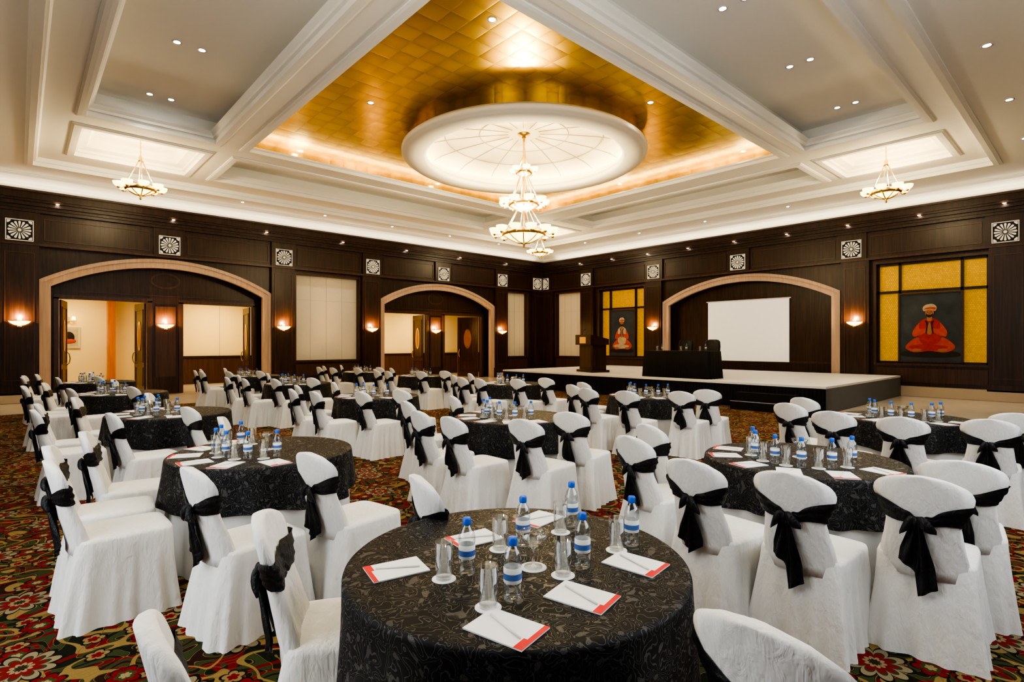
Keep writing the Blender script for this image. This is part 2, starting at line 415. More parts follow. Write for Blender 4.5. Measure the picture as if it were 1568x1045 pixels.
def back_doors(mb, T, c_):
    us = [c_ - 3.0, c_ - 2.68, c_ - .45, c_ + .45, c_ + 2.68, c_ + 3.0]; zs = [0, 2.95, 4.3]
    grid_holes(mb, us, zs, lambda u, z: T(u, -.45, z), WOOD, {(1, 0), (3, 0)})
    for a, b in ((c_ - 2.68, c_ - .45), (c_ + .45, c_ + 2.68)):
        for (q0, q1, z0, z1) in ((a - .08, a + .04, 0, 2.95), (b - .04, b + .08, 0, 2.95), (a - .08, b + .08, 2.91, 3.03)):
            mb.box(q0, q1, -.60, -.40, z0, z1, WOODL, T)
    mb.box(c_ - .28, c_ + .28, -.45, -.42, .55, 2.8, WOODL, T)
    mb.box(c_ - 2.2, c_ + 2.2, -.45, -.43, 3.12, 3.15, WOODL, T)
    pts = [(c_ + .42 * cos(2 * pi * k / 24), 3.62 + .26 * sin(2 * pi * k / 24)) for k in range(24)]
    pin = [(c_ + .36 * cos(2 * pi * k / 24), 3.62 + .20 * sin(2 * pi * k / 24)) for k in range(24)]
    mb.add([T(x, -.42, z) for x, z in pts + pin], [(k, (k + 1) % 24, 24 + (k + 1) % 24, 24 + k) for k in range(24)], WOODL)
def back_plain(mb, T, c_):
    grid_holes(mb, [c_ - 3.35, c_ + 3.35], [0, 4.3], lambda u, z: T(u, -.45, z), WOOD, set())
    mb.box(c_ - 3.2, c_ + 3.2, -.45, -.41, .9, .97, WOODL, T)

medL = [.02, 3.5, 7.0, 10.47, 13.9, 17.35, 19.72]
medR = [1.95, 5.7, 9.5, 13.2, 16.95, 19.72]
build_wall('wall_left', L, X0, WX, [3.5, 13.9], [(7.5, 9.97, FAB), (17.85, 19.2, FAB)], [.02, 7.0, 10.45, 17.35, 19.95], medL, back_doors, 3.1)
build_wall('wall_right', R, Y0, WY, [9.45], [(2.33, 5.05, GOLDP), (13.8, 16.3, GOLDP), (17.45, 19.1, FAB)], [1.9, 5.62, 13.25, 16.95, 19.6], medR, back_plain, 3.38)
mb = MB(); mb.box(X0, WX, Y0 - .2, Y0, -.1, HT, WOOD); mb.obj('wall_back')
mb = MB(); mb.box(X0 - .2, X0, Y0, WY, -.1, HT, WOOD); mb.obj('wall_near_left')
mb = MB()
for a, b in ((X0, .4), (6.62, 10.8), (17.0, WX)): mb.box(a, b, 0, .22, 0, .22, STONE, L); mb.box(a, b, 0, .20, .22, .26, STONE, L)
mb.obj('baseboard_left')
mb = MB()
for a, b in ((Y0, 6.05), (12.85, WY)): mb.box(a, b, 0, .22, 0, .26, STONE, R); mb.box(a, b, 0, .20, .26, .30, STONE, R)
mb.obj('baseboard_right')

def mullions(T, a, b, name):
    mb = MB(); w0, w1 = -.22, -.12
    m1, m2 = a + (b - a) * .22, b - (b - a) * .22
    for u in (m1, m2): mb.box(u - .035, u + .035, w0, w1, 1.0, 4.15, WOOD, T)
    mb.box(a, b, w0, w1, 3.2, 3.28, WOOD, T)
    for u0_, u1_ in ((a, a + .05), (b - .05, b)): mb.box(u0_, u1_, w0, w1, 1, 4.15, WOOD, T)
    mb.box(a, b, w0, w1, 1, 1.06, WOOD, T); mb.box(a, b, w0, w1, 4.08, 4.15, WOOD, T)
    mb.obj(name)
mullions(R, 2.33, 5.05, 'window_1'); mullions(R, 13.8, 16.3, 'window_2')

def medallion_mesh():
    mb = MB()
    mb.box(-.31, .31, 0, .02, -.31, .31, DARK)
    for q in ((-.31, .31, .29, .31), (-.31, .31, -.31, -.29), (-.31, -.29, -.29, .29), (.29, .31, -.29, .29)):
        mb.box(q[0], q[1], .0, .04, q[2], q[3], CARVE)
    def poly(pts, y=.035):
        n = len(pts); vs = [(x, y, z) for x, z in pts] + [(x, .02, z) for x, z in pts]
        mb.add(vs, [tuple(range(n))] + [(i, (i + 1) % n, n + (i + 1) % n, n + i) for i in range(n)], CARVE)
    for k in range(16):
        a = 2 * pi * k / 16
        pts = [(.06, 0), (.12, .012), (.19, .022), (.245, .030), (.265, 0), (.245, -.030), (.19, -.022), (.12, -.012)]
        poly([(x * cos(a) - z * sin(a), x * sin(a) + z * cos(a)) for x, z in pts])
    poly([(.045 * cos(a * pi / 8), .045 * sin(a * pi / 8)) for a in range(16)], .045)
    for sx in (-1, 1):
        for sz in (-1, 1): poly([(sx * .275, sz * .275), (sx * .275, sz * .19), (sx * .24, sz * .20), (sx * .20, sz * .24), (sx * .19, sz * .275)])
    return mb.mesh('wall_medallion')
mm = medallion_mesh()
MS = (.92, 1, .92)
for u in medL[:-1] + [19.72]: inst('wall_medallion', mm, L(u, .20, 4.68), pi, MS)
for u in medR: inst('wall_medallion', mm, R(u, .20, 4.70), pi / 2, MS)

def sconce_mesh():
    mb = MB()
    mb.box(-.05, .05, 0, .03, -.14, .10, BRASS)
    mb.lathe([(.03, -.10), (.11, -.08), (.19, -.03), (.23, .02), (.215, .02), (.17, -.02), (.05, -.07)], SCGLOW, (0, .03, 0), 20, a0=0, a1=pi)
    mb.lathe([(.235, .018), (.235, .035), (.22, .035)], BRASS, (0, .03, 0), 20, a0=0, a1=pi)
    mb.ell((0, .06, -.13), .02, .02, .03, BRASS)
    return mb.mesh('wall_sconce')
sm = sconce_mesh()
def light(kind, loc, e, col, **kw):
    l = bpy.data.lights.new(kind.lower() + '_lamp', kind); l.energy = e; l.color = col
    for k, v in kw.items(): setattr(l, k, v)
    o = bpy.data.objects.new(l.name, l); o.location = loc; COL.objects.link(o); return o
for u, w in ((.02, .16), (3.5, -.42), (7.0, .16), (10.45, .16), (13.9, -.42), (17.35, .16)):
    inst('wall_sconce', sm, L(u, w, 2.2), pi)
    light('POINT', L(u, w + .16, 2.34), 30, (1, .57, .22), shadow_soft_size=.04)
for u in (5.62, 13.25):
    inst('wall_sconce', sm, R(u, .16, 2.3), pi / 2)
    light('POINT', R(u, .32, 2.44), 30, (1, .57, .22), shadow_soft_size=.04)

mb = MB(); mb.box(7.86, 11.0, -.38, -.36, .94, 3.27, SCREEN, R); mb.box(7.80, 11.06, -.40, -.34, 3.27, 3.31, WHITEM, R); mb.obj('projection_screen')

# paintings
PBG = pr('paint_bg', (.030, .036, .045), .6)
t = NT(PBG); t.color(t.mix(t.noise(t.obj(), 3, 3)[0], (.014, .019, .026), (.06, .08, .10)))
PRED = pr('paint_red', (.50, .028, .012), .6); t = NT(PRED); t.color(t.mix(t.noise(t.obj(), 9, 3)[0], (.24, .008, .010), (.55, .03, .025)))
PORG = pr('paint_orange', (.70, .13, .015), .6); t = NT(PORG); t.color(t.mix(t.noise(t.obj(), 9, 3)[0], (.34, .02, .010), (.66, .10, .02)))
PSKIN = pr('paint_skin', (.36, .16, .08), .6); PWH = pr('paint_white', (.55, .47, .34), .6); PBL = pr('paint_black', (.015, .01, .01), .6)
t = NT(PWH); t.color(t.mix(t.noise(t.obj(), 9, 3)[0], (.32, .25, .16), (.60, .50, .37)))
def painting(T, cu, z0, w, h, c1, c2):
    mb = MB()
    mb.box(cu - w / 2, cu + w / 2, -.12, -.08, z0, z0 + h, PBG, T)
    f = .045
    for q in ((cu - w / 2 - f, cu + w / 2 + f, z0 - f, z0), (cu - w / 2 - f, cu + w / 2 + f, z0 + h, z0 + h + f), (cu - w / 2 - f, cu - w / 2, z0, z0 + h), (cu + w / 2, cu + w / 2 + f, z0, z0 + h)):
        mb.box(q[0], q[1], -.12, -.05, q[2], q[3], WOODL, T)
    cnt = [0]
    def blob(pts, m):
        cnt[0] += 1; y = -.08 + .0015 * cnt[0]; n = len(pts); sp = []
        for i in range(n):
            p0, p1, p2, p3 = pts[i - 1], pts[i], pts[(i + 1) % n], pts[(i + 2) % n]
            for k in range(5):
                s = k / 5
                sp.append(tuple(.5 * (2 * p1[d] + (p2[d] - p0[d]) * s + (2 * p0[d] - 5 * p1[d] + 4 * p2[d] - p3[d]) * s * s + (-p0[d] + 3 * p1[d] - 3 * p2[d] + p3[d]) * s ** 3) for d in (0, 1)))
        mb.add([T(cu - x * w / 2, y, z0 + z * h) for x, z in sp], [tuple(range(len(sp)))], m)
    el = lambda x, z, rx, rz, m: blob([(x + rx * cos(2 * pi * k / 8), z + rz * sin(2 * pi * k / 8)) for k in range(8)], m)
    blob([(-.85, .14), (-.9, .07), (0, .05), (.9, .07), (.85, .14), (0, .16)], PBL)
    blob([(-.70, .27), (-.80, .19), (-.50, .13), (0, .15), (.50, .13), (.80, .19), (.72, .27), (.35, .36), (-.35, .36)], c2)
    blob([(-.72, .21), (-.3, .15), (.30, .16), (.60, .21), (.2, .24), (-.3, .25)], c1)
    el(-.42, .165, .16, .020, PSKIN); el(.42, .165, .16, .020, PSKIN)
    blob([(-.30, .28), (-.38, .44), (-.34, .57), (-.14, .63), (.14, .63), (.34, .57), (.38, .44), (.30, .28), (0, .24)], c1)
    blob([(-.34, .57), (-.56, .44), (-.50, .36), (-.15, .42), (-.12, .48), (-.34, .48)], c2)
    blob([(.34, .57), (.56, .44), (.50, .36), (.15, .42), (.12, .48), (.34, .48)], c2)
    blob([(-.05, .40), (-.09, .46), (-.03, .55), (.0, .57), (.03, .55), (.09, .46), (.05, .40)], PSKIN)
    blob([(-.16, .60), (-.10, .54), (-.13, .42), (-.09, .42), (-.05, .57)], PBL); blob([(.16, .60), (.10, .54), (.13, .42), (.09, .42), (.05, .57)], PBL)
    blob([(-.07, .60), (-.07, .67), (.07, .67), (.07, .60)], PSKIN)
    el(0, .715, .145, .062, PSKIN)
    blob([(-.12, .71), (-.10, .67), (0, .645), (.10, .67), (.12, .71), (.06, .69), (-.06, .69)], PBL)
    el(-.06, .727, .024, .005, PBL); el(.06, .727, .024, .005, PBL); blob([(-.012, .725), (-.025, .702), (.025, .702), (.012, .725)], c2)
    blob([(-.18, .74), (-.22, .79), (-.12, .835), (.10, .845), (.23, .80), (.19, .74), (0, .762)], PWH)
    blob([(-.18, .765), (-.1, .79), (.12, .80), (.21, .785), (.17, .76), (0, .772)], c2)
    mb.obj('framed_painting')
painting(R, 3.69, 1.08, 1.50, 2.05, PRED, PORG)
painting(R, 15.05, 1.08, 1.32, 2.05, PWH, PORG)

def door_mesh():
    mb = MB()
    mb.box(0, 1.08, -.025, .025, .01, 2.9, DOORW)
    for q in ((.12, .96, .25, .85), (.12, .96, 1.0, 2.7)):
        for s_ in (-1, 1):
            y0, y1 = sorted((s_ * .025, s_ * .04))
            mb.box(q[0], q[1], y0, y1, q[2], q[2] + .03, WOODL); mb.box(q[0], q[1], y0, y1, q[3] - .03, q[3], WOODL)
            mb.box(q[0], q[0] + .03, y0, y1, q[2], q[3], WOODL); mb.box(q[1] - .03, q[1], y0, y1, q[2], q[3], WOODL)
    mb.box(1.08, 1.09, -.03, .03, .01, 2.9, BRASS)
    for s_ in (-1, 1):
        n = 32
        o_ = [(.54 + .20 * cos(2 * pi * k / n), s_ * .034, 1.85 + .48 * sin(2 * pi * k / n)) for k in range(n)]
        i_ = [(.54 + .14 * cos(2 * pi * k / n), s_ * .034, 1.85 + .40 * sin(2 * pi * k / n)) for k in range(n)]
        mb.add(o_ + i_, [(k, (k + 1) % n, n + (k + 1) % n, n + k) for k in range(n)], BRASS)
        mb.add(i_, [tuple(range(n))], ORWOOD)
        mb.tube([(.95, s_ * .03, .95), (.95, s_ * .09, 1.0), (.99, s_ * .11, 1.15), (.95, s_ * .09, 1.3), (.95, s_ * .03, 1.35)], .016, BRASS)
    return mb.mesh('door')
dm = door_mesh()
for c_ in (3.5, 13.9):
    for k, (a, ang_) in enumerate(((c_ - 2.60, 95), (c_ - .52, 82), (c_ + .52, 130 if c_ < 5 else 98), (c_ + 2.60, 84 if c_ < 5 else 118))):
        if c_ < 5 and k == 0: ang_ = 80
        if c_ < 5 and k == 1: ang_ = 96
        inst('door', dm, (a, WY + .63, 0), radians(ang_))
mb = MB()
mb.box(X0 - 3, 21, 24.6, 24.8, -.1, 3.6, CREAM)
mb.obj('wall_lobby')
mb = MB(); mb.box(X0 - 3, X0 - 2.8, WY + .46, 24.6, -.1, 3.6, CREAM); mb.obj('wall_lobby_side')
mb = MB(); mb.box(20.8, 21.0, WY + .46, 24.6, -.1, 3.6, CREAM); mb.obj('wall_lobby_end')
mb = MB(); mb.box(X0 - 3, 21, WY + .46, 24.7, 3.5, 3.7, CREAM); mb.obj('ceiling_lobby')
mb = MB()
mb.box(4.2, 20, 24.54, 24.6, 0, 1.05, WOODL); mb.box(4.2, 20, 24.5, 24.6, 1.05, 1.12, WOOD)
for x in (4.2, 6.1, 8.0, 13.2, 15.2, 17.2): mb.box(x, x + .02, 24.585, 24.6, 1.12, 3.5, RIB)
mb.obj('trim_lobby_wainscot')
mb = MB()
for x in (2.38, 3.75, 16.2):
    mb.box(x, x + .22, 24.2, 24.6, 0, 3.5, ORWOOD); mb.box(x - .04, x + .26, 24.16, 24.6, 0, .3, WOODL)
mb.obj('trim_lobby_pilasters')
mb = MB()
mb.box(.98, 1.62, 24.54, 24.6, 1.45, 2.2, BRASS); mb.box(1.04, 1.56, 24.53, 24.56, 1.51, 2.14, PWH); mb.ell((1.3, 24.52, 1.83), .16, .01, .2, PBL); mb.ell((1.3, 24.515, 1.7), .2, .01, .08, PORG)
mb.obj('framed_picture')
mb = MB()
mb.box(1.27, 1.33, 24.53, 24.6, 2.36, 2.55, BRASS)
for d in (-.13, .13):
    mb.tube([(1.3, 24.5, 2.4), (1.3 + d, 24.45, 2.38), (1.3 + d, 24.45, 2.45)], .012, BRASS)
    mb.lathe([(.06, 0), (.045, .12)], GLOW, (1.3 + d, 24.45, 2.44), 12)
mb.obj('wall_lamp')
for x, e in ((1.2, 58), (5.8, 80), (12, 72), (15.5, 72)):
    light('AREA', (x, 22.9, 3.45), e, (1, .73, .34), size=1.2)

# ------------------------------------------------------------------ stage
mb = MB()
SX0, SX1, SY0, SY1, SH = 13.6, 19.95, 4.35, 15.5, .62
mb.box(SX0, SX1 + .2, SY0, SY1, SH - .05, SH, STAGET)
mb.box(SX0 + .1, SX1 + .2, SY0 + .03, SY1 - .03, 0, SH - .05, STAGES)
n = 260
top = []; bot = []
for i in range(n + 1):
    y = SY0 + (SY1 - SY0) * i / n; d = .018 * (1 if i % 2 else -1)
    top.append((SX0 + .03 + d * .3, y, SH - .05)); bot.append((SX0 + .03 + d, y, 0))
mb.add(top + bot, [(i, i + 1, n + 2 + i, n + 1 + i) for i in range(n)], BLACKC)
mb.quad((SX0, SY0, 0), (SX1 + .2, SY0, 0), (SX1 + .2, SY0, SH - .05), (SX0, SY0, SH - .05), STAGES)
mb.obj('stage_platform')
mb = MB(); mb.box(SX0 - .62, SX0 - .02, 4.9, 6.3, 0, .2, BLACKC); mb.box(SX0 - .32, SX0 - .02, 4.9, 6.3, .2, .4, BLACKC)
mb.box(SX0 - .62, SX0 - .59, 4.9, 6.3, .2, .205, WHITEM); mb.obj('stage_steps')

def rrect(hx, hy, z, n=96, e=8, amp=0, k=20, ph=0, cx=0, cy=0):
    pts = []
    for i in range(n):
        a = 2 * pi * i / n; c_, s_ = cos(a), sin(a)
        r = (abs(c_ / hx) ** e + abs(s_ / hy) ** e) ** (-1 / e)
        r *= 1 + amp * sin(k * a + ph)
        pts.append((cx + r * c_, cy + r * s_, z))
    return pts
mb = MB()
mb.loft([rrect(.43, 1.10, 0, 200, 12, .02, 44), rrect(.42, 1.08, .4, 200, 12, .012, 44), rrect(.405, 1.065, .76, 200, 12), rrect(.40, 1.06, .775, 200, 12), rrect(.38, 1.04, .78, 200, 12)], BLACKC)
mb.obj('skirted_table', (14.45, 8.5, SH))
def bigchair():
    mb = MB()
    mb.loft([rrect(.25, .25, .42, 40, 5), rrect(.27, .27, .45, 40, 5), rrect(.27, .27, .50, 40, 5), rrect(.24, .24, .53, 40, 5)], LEATHER)
    rings = []
    for z, w_ in ((.5, .22), (.6, .25), (.9, .26), (1.05, .24), (1.1, .19), (1.115, .1)):
        rings.append(rrect(w_, .04, z, 32, 4, cy=-.25 - (z - .5) * .12))
    mb.loft(rings, LEATHER)
    for sx in (-.24, .24):
        mb.tube([(sx, -.22, .02), (sx, -.22, .45)], .018, SILV); mb.tube([(sx, .2, .02), (sx, .2, .66), (sx, -.26, .70)], .018, SILV)
        mb.tube([(sx, .22, .018), (sx, -.24, .018)], .018, SILV)
    return mb.mesh('conference_chair')
bc = bigchair()
for y in (8.15, 9.05): inst('conference_chair', bc, (15.35, y, SH), radians(90))
mb = MB()
mb.box(-.36, .36, -.50, .50, 0, .08, WOOD); mb.box(-.28, .28, -.42, .42, .08, .95, WOOD)
mb.box(-.29, -.285, -.34, .34, .18, .85, WOODL)
mb.add([(-.40, -.5, .95), (.34, -.5, .95), (.34, .5, .95), (-.40, .5, .95), (-.40, -.5, 1.30), (.34, -.5, 1.15), (.34, .5, 1.15), (-.40, .5, 1.30)],
       [(0, 1, 2, 3), (4, 5, 6, 7), (0, 1, 5, 4), (1, 2, 6, 5), (2, 3, 7, 6), (3, 0, 4, 7)], WOOD)
mb.box(-.412, -.40, -.20, .20, 1.0, 1.22, BRASS)
mb.tube([(-.3, .2, 1.25), (-.28, .2, 1.42), (-.18, .18, 1.5)], .008, BLACKC)
mb.obj('lectern', (14.9, 12.2, SH), radians(-18))

# ------------------------------------------------------------------ banquet chair
def slab(z):
    tab = [(.40, .195), (.50, .186), (.60, .168), (.68, .156), (.72, .162), (.77, .188), (.81, .207), (.845, .210), (.87, .200), (.89, .182), (.905, .158), (.92, .122), (.93, .086), (.936, .03)]
    w_ = tab[-1][1]
    for (a, b), (c_, d) in zip(tab, tab[1:]):
        if a <= z <= c_: w_ = b + (d - b) * (z - a) / (c_ - a); break
    th = .044 - .020 * max(0, (z - .45) / .5)
    return w_, th, -.205 - .13 * max(0, z - .45) / .5
def slabpt(z, a, off=0):
    w_, th, yc = slab(z); w_ += off; th += off; c_, s_ = cos(a), sin(a); e = 3.2
    r = (abs(c_ / w_) ** e + abs(s_ / th) ** e) ** (-1 / e)
    x = r * c_; y = r * s_
    y -= .045 * (1 - (x / .22) ** 2)
    return (x, yc + y + .018, z)
def chair_mesh(seed):
    rnd = random.Random(seed); mb = MB()
    ph = [rnd.random() * 6.28 for _ in range(6)]
    n = 128; rings = []
    for z, hx, yf, yb in ((0, .246, .258, -.32), (.03, .242, .254, -.315), (.15, .232, .246, -.30), (.30, .221, .238, -.278), (.42, .215, .233, -.255), (.468, .213, .229, -.245), (.484, .207, .223, -.240), (.492, .175, .19, -.21), (.495, .08, .08, -.10)):
        hy = (yf - yb) / 2; cy = (yf + yb) / 2; ring = []
        fold = max(0, 1 - z / .45) ** 1.1
        for i in range(n):
            a = 2 * pi * i / n; c_, s_ = cos(a), sin(a); e = 7 if z < .485 else 5
            r = (abs(c_ / hx) ** e + abs(s_ / hy) ** e) ** (-1 / e)
            corner = abs(sin(2 * a)) ** 3
            r += fold * (.009 * sin(9 * a + ph[0]) + .011 * sin(17 * a + ph[1]) + .018 * corner + .016 * corner * sin(25 * a + ph[2]))
            ring.append((r * c_, cy + r * s_, z))
        rings.append(ring)
    mb.loft(rings, WHITECLOTH, cb=False)
    zs = [.40, .45, .50, .55, .60, .65, .68, .71, .74, .77, .80, .82, .84, .86, .875, .89, .90, .91, .92, .927, .933, .936]
    mb.loft([[slabpt(z, 2 * pi * i / 40, .004 * sin(3 * i + z * 20) * (z < .65)) for i in range(40)] for z in zs], WHITECLOTH)
    n = 64; rows = []
    for j in range(9):
        f = j / 8 * 2 - 1; row = []
        for i in range(n):
            a = 2 * pi * i / n; back = max(0, 1 - abs(slabpt(.72, a)[0]) / .155) if sin(a) < 0 else 0
            hh = .056 - .036 * back ** .8; zc = .752 - .050 * back
            off = .006 + .005 * (1 - f * f) + .0035 * sin(f * 8 + i * .5 + ph[3])
            row.append(slabpt(zc + f * hh + .004 * sin(i * .9 + ph[4]), a, off))
        rows.append(row)
    mb.loft(rows, SASH, cb=False, ct=False)
    kx = rnd.uniform(-.02, .02); kz = .698; ky = slabpt(.70, -pi / 2)[1] - .022
    mb.ell((kx, ky, kz), .022, .02, .028, SASH, 14, 8)
    for sgn in (-1, 1):
        droop = rnd.uniform(.03, .08); ln = rnd.uniform(.060, .085); rings = []
        for k in range(8):
            s = k / 7; hgt = .010 + .026 * sin(pi * min(1, s * 1.05 + .02)) ** .7; th = .006 + .011 * sin(pi * s)
            cxx = kx + sgn * ln * s; czz = kz + .010 - droop * s * s
            rings.append([(cxx, ky - .004 - .012 * sin(pi * s) + th * cos(2 * pi * i / 14), czz + hgt * sin(2 * pi * i / 14)) for i in range(14)])
        mb.loft(rings, SASH)
    for sgn, ln in ((-1, rnd.uniform(.20, .27)), (1, rnd.uniform(.27, .36))):
        tilt = rnd.uniform(.0, .06) * sgn; rows = []
        for k in range(15):
            s = k / 14; z = kz - .01 - ln * s; wd = .014 + .028 * min(1, s * 1.5)
            zz = max(.41, z)
            yb = min(slabpt(zz, -pi / 2)[1], -.262 if z > .41 else -.262 - .12 * (.41 - z)) - .016 - .012 * s
            row = []
            for i in range(9):
                q = i / 8 * 2 - 1
                row.append((kx + sgn * .008 + tilt * s + wd * q, yb - (.0 if sgn < 0 else .012) - .010 * sin(q * 5 + s * 3 + ph[5]), z + .03 * q * s * sgn))
            rows.append(row)
        back = [[(x, y - .004, z) for x, y, z in r] for r in rows]
        mb.loft([r + list(reversed(b)) for r, b in zip(rows, back)], SASH)
    return mb.mesh('banquet_chair')
CH = [chair_mesh(s) for s in (3, 11, 25, 42, 77)]
def add_chair(bx, by, tx, ty, jit=0, w=.18, lim=.66):
    a = w * atan2(ty - by, tx - bx) + jit - .05
    for _ in range(40):
        cx, cy = bx + .29 * cos(a), by + .29 * sin(a)
        dx, dy = tx - cx, ty - cy
        lx, ly = dx * cos(a) + dy * sin(a), -dx * sin(a) + dy * cos(a)
        px, py = max(-.25, min(.25, lx)), max(-.22, min(.22, ly))
        if math.hypot(lx - px, ly - py) >= lim: break
        k = math.hypot(tx - bx, ty - by); bx -= .015 * (tx - bx) / k; by -= .015 * (ty - by) / k
    inst('banquet_chair', random.choice(CH), (cx, cy, 0), a - pi / 2)

# ------------------------------------------------------------------ tables
def table_mesh(drop, seed, flare=.02, TR=.665):
    rnd = random.Random(seed); mb = MB(); n = 192
    ph = [rnd.random() * 6.28 for _ in range(5)]
    rings = [[(r * cos(2 * pi * i / n), r * sin(2 * pi * i / n), z) for i in range(n)] for r, z in ((.02, .76), (.35, .76), (TR - .03, .76), (TR - .008, .7585), (TR, .752), (TR + .003, .742))]
    for k in range(1, 9):
        s = k / 8; ring = []
        for i in range(n):
            a = 2 * pi * i / n
            amp = s ** 1.2 * (.014 + .03 * drop)
            f = sin(11 * a + ph[0] + .8 * sin(2 * a + ph[1])) + .45 * sin(19 * a + ph[2])
            z = .742 - drop * s + .018 * s * sin(4 * a + ph[3])
            r = TR + .004 + flare * s + amp * f
            ring.append((r * cos(a), r * sin(a), z))
        rings.append(ring)
    mb.loft(rings, BROC, ct=False, cb=True)
    rings = []
    for k in range(7):
        s = k / 6; ring = []
        for i in range(n):
            a = 2 * pi * i / n; r = TR - .03 + .02 * s + s ** .8 * .016 * (sin(16 * a + ph[4]) + .4 * sin(29 * a + ph[1]))
            ring.append((r * cos(a), r * sin(a), .735 - .732 * s))
        rings.append(ring)
    mb.loft(rings, UNDER, ct=False, cb=False)
    return mb.mesh('banquet_table')
TM = [table_mesh(.30, 5), table_mesh(.33, 8), table_mesh(.27, 13)]; TM1 = table_mesh(.52, 21, .012, .655)

def bottle_mesh():
    mb = MB()
    mb.lathe([(.001, .001), (.028, .0), (.031, .006), (.031, .05), (.029, .058)], CLEAR, n=20)
    mb.lathe([(.029, .108), (.031, .116), (.031, .135), (.025, .158), (.014, .175), (.0125, .185)], CLEAR, n=20)
    mb.lathe([(.029, .058), (.0305, .060), (.0305, .106), (.029, .108)], PAPER, n=20)
    mb.lathe([(.0308, .070), (.0308, .090)], LABEL, n=20)
    mb.lathe([(.0145, .178), (.0155, .182), (.0155, .200), (.013, .204), (.001, .204)], CAPB, n=20)
    return mb.mesh('water_bottle')
def glass_mesh():
    mb = MB()
    mb.lathe([(.001, 0), (.043, 0), (.043, .002), (.001, .002)], PAPER, n=24)
    mb.lathe([(.001, .003), (.028, .003), (.029, .01), (.033, .135), (.0315, .135), (.0275, .014), (.001, .014)], GLASS, n=24)
    return mb.mesh('drinking_glass')
def bowl_mesh():
    mb = MB()
    mb.lathe([(.001, 0), (.05, 0), (.05, .002), (.001, .002)], PAPER, n=24)
    mb.lathe([(.001, .003), (.035, .003), (.034, .006), (.006, .012), (.005, .07), (.02, .08), (.045, .1), (.058, .135), (.056, .135), (.043, .103), (.018, .084), (.001, .082)], GLASS, n=24)
    return mb.mesh('stemmed_glass_bowl')
def pad_mesh():
    mb = MB()
    mb.box(-.075, .075, -.105, .105, .0005, .005, PAPER); mb.box(-.075, .075, -.105, -.088, .005, .0056, RED); mb.box(-.075, -.02, -.088, -.076, .005, .0056, RED)
    mb.tube([(-.03, -.07, .009), (.03, .08, .009)], .0036, PENC, 6)
    return mb.mesh('notepad')
BM, GM, BW, PM = bottle_mesh(), glass_mesh(), bowl_mesh(), pad_mesh()
TZ = .76
T = {1: (1.45, 1.57), 2: (4.26, 1.53), 3: (1.43, 4.49), 4: (4.25, 4.68), 5: (7.48, 1.58), 6: (1.38, 7.76), 7: (4.32, 8.03), 8: (7.65, 5.07),
     9: (1.33, 11.45), 10: (4.45, 11.75), 11: (7.85, 8.6), 12: (1.33, 15.1), 13: (4.6, 15.3), 14: (7.8, 15.2), 15: (8.0, 12.3)}
BK = {1: [(1.54, 2.32, .32), (.80, 2.16, -.22), (.29, 1.53, 0), (1.36, .56, -.45)],
      2: [(3.43, 2.22), (3.95, 2.40), (2.91, 1.62), (3.01, 1.12), (3.41, .646), (4.02, .58)],
      3: [(.19, 4.06), (.20, 4.62), (.74, 3.33), (1.37, 3.30), (.68, 5.02), (1.42, 5.40)],
      4: [(2.99, 4.62), (2.97, 4.06), (3.35, 3.50), (4.03, 3.57), (3.55, 5.35), (4.15, 5.62)],
      5: [(6.46, 2.43), (7.27, 2.50), (6.0, 1.85), (6.0, 1.28), (6.4, .72), (7.15, .62)],
      6: [(.17, 7.30), (.71, 6.48), (1.37, 6.58), (.30, 7.98), (.62, 8.6), (1.35, 8.75)]}
PC1 = [(92, 1.05), (140, 1.15), (170, 1.25), (200, 1.25), (235, 1.25), (268, 1.12)]
PC2 = [(104, 1.10), (140, 1.18), (172, 1.28), (200, 1.28), (232, 1.25), (262, 1.12)]
for k, (tx, ty) in T.items():
    inst('banquet_table', TM1 if k == 1 else TM[k % 3], (tx, ty, 0), k * 1.3 if k > 1 else 0)
    if k == 1:
        for bx, by, j in BK[k]: add_chair(bx, by, tx, ty, j, w=.30, lim=.36)
    elif k in BK:
        for bx, by in BK[k]: add_chair(bx, by, tx, ty, random.uniform(-.06, .06), lim=.64)
    else:
        for a, r in (PC1 if k in (9, 12) else PC2):
            a = radians(a + random.uniform(-4, 4)); r += random.uniform(-.04, .05)
            add_chair(tx + r * cos(a), ty + r * sin(a), tx, ty, random.uniform(-.08, .08))
    if k > 1:
        for i in range(6):
            a = radians(96 + 33 * i + random.uniform(-3, 3)); r = .53
            inst('notepad', PM, (tx + r * cos(a), ty + r * sin(a), TZ), a - pi / 2 + pi + random.uniform(-.3, .3))
            b = a + .14; inst('water_bottle', BM, (tx + .33 * cos(b), ty + .33 * sin(b), TZ), random.random() * 6)
            b = a - .14; inst('drinking_glass', GM, (tx + .34 * cos(b), ty + .34 * sin(b), TZ))
        inst('stemmed_glass_bowl', BW, (tx + .03, ty + .02, TZ))
VX, VY = .672, .740
def fr(d, s): return (VX * d + VY * s, VY * d - VX * s)
for d, s in ((1.99, -.165), (1.79, .002), (2.27, .046), (2.05, .266), (2.51, .275), (2.27, .50)):
    x, y = fr(d, s); inst('water_bottle', BM, (x, y, TZ), random.random() * 6)
for d, s in ((1.94, -.243), (1.73, -.076), (1.97, .185), (2.21, .425), (2.42, .216), (2.22, -.05)):
    x, y = fr(d, s); inst('drinking_glass', GM, (x, y, TZ))
x, y = fr(2.04, .08); inst('stemmed_glass_bowl', BW, (x, y, TZ))
base_yaw = atan2(VY, VX)
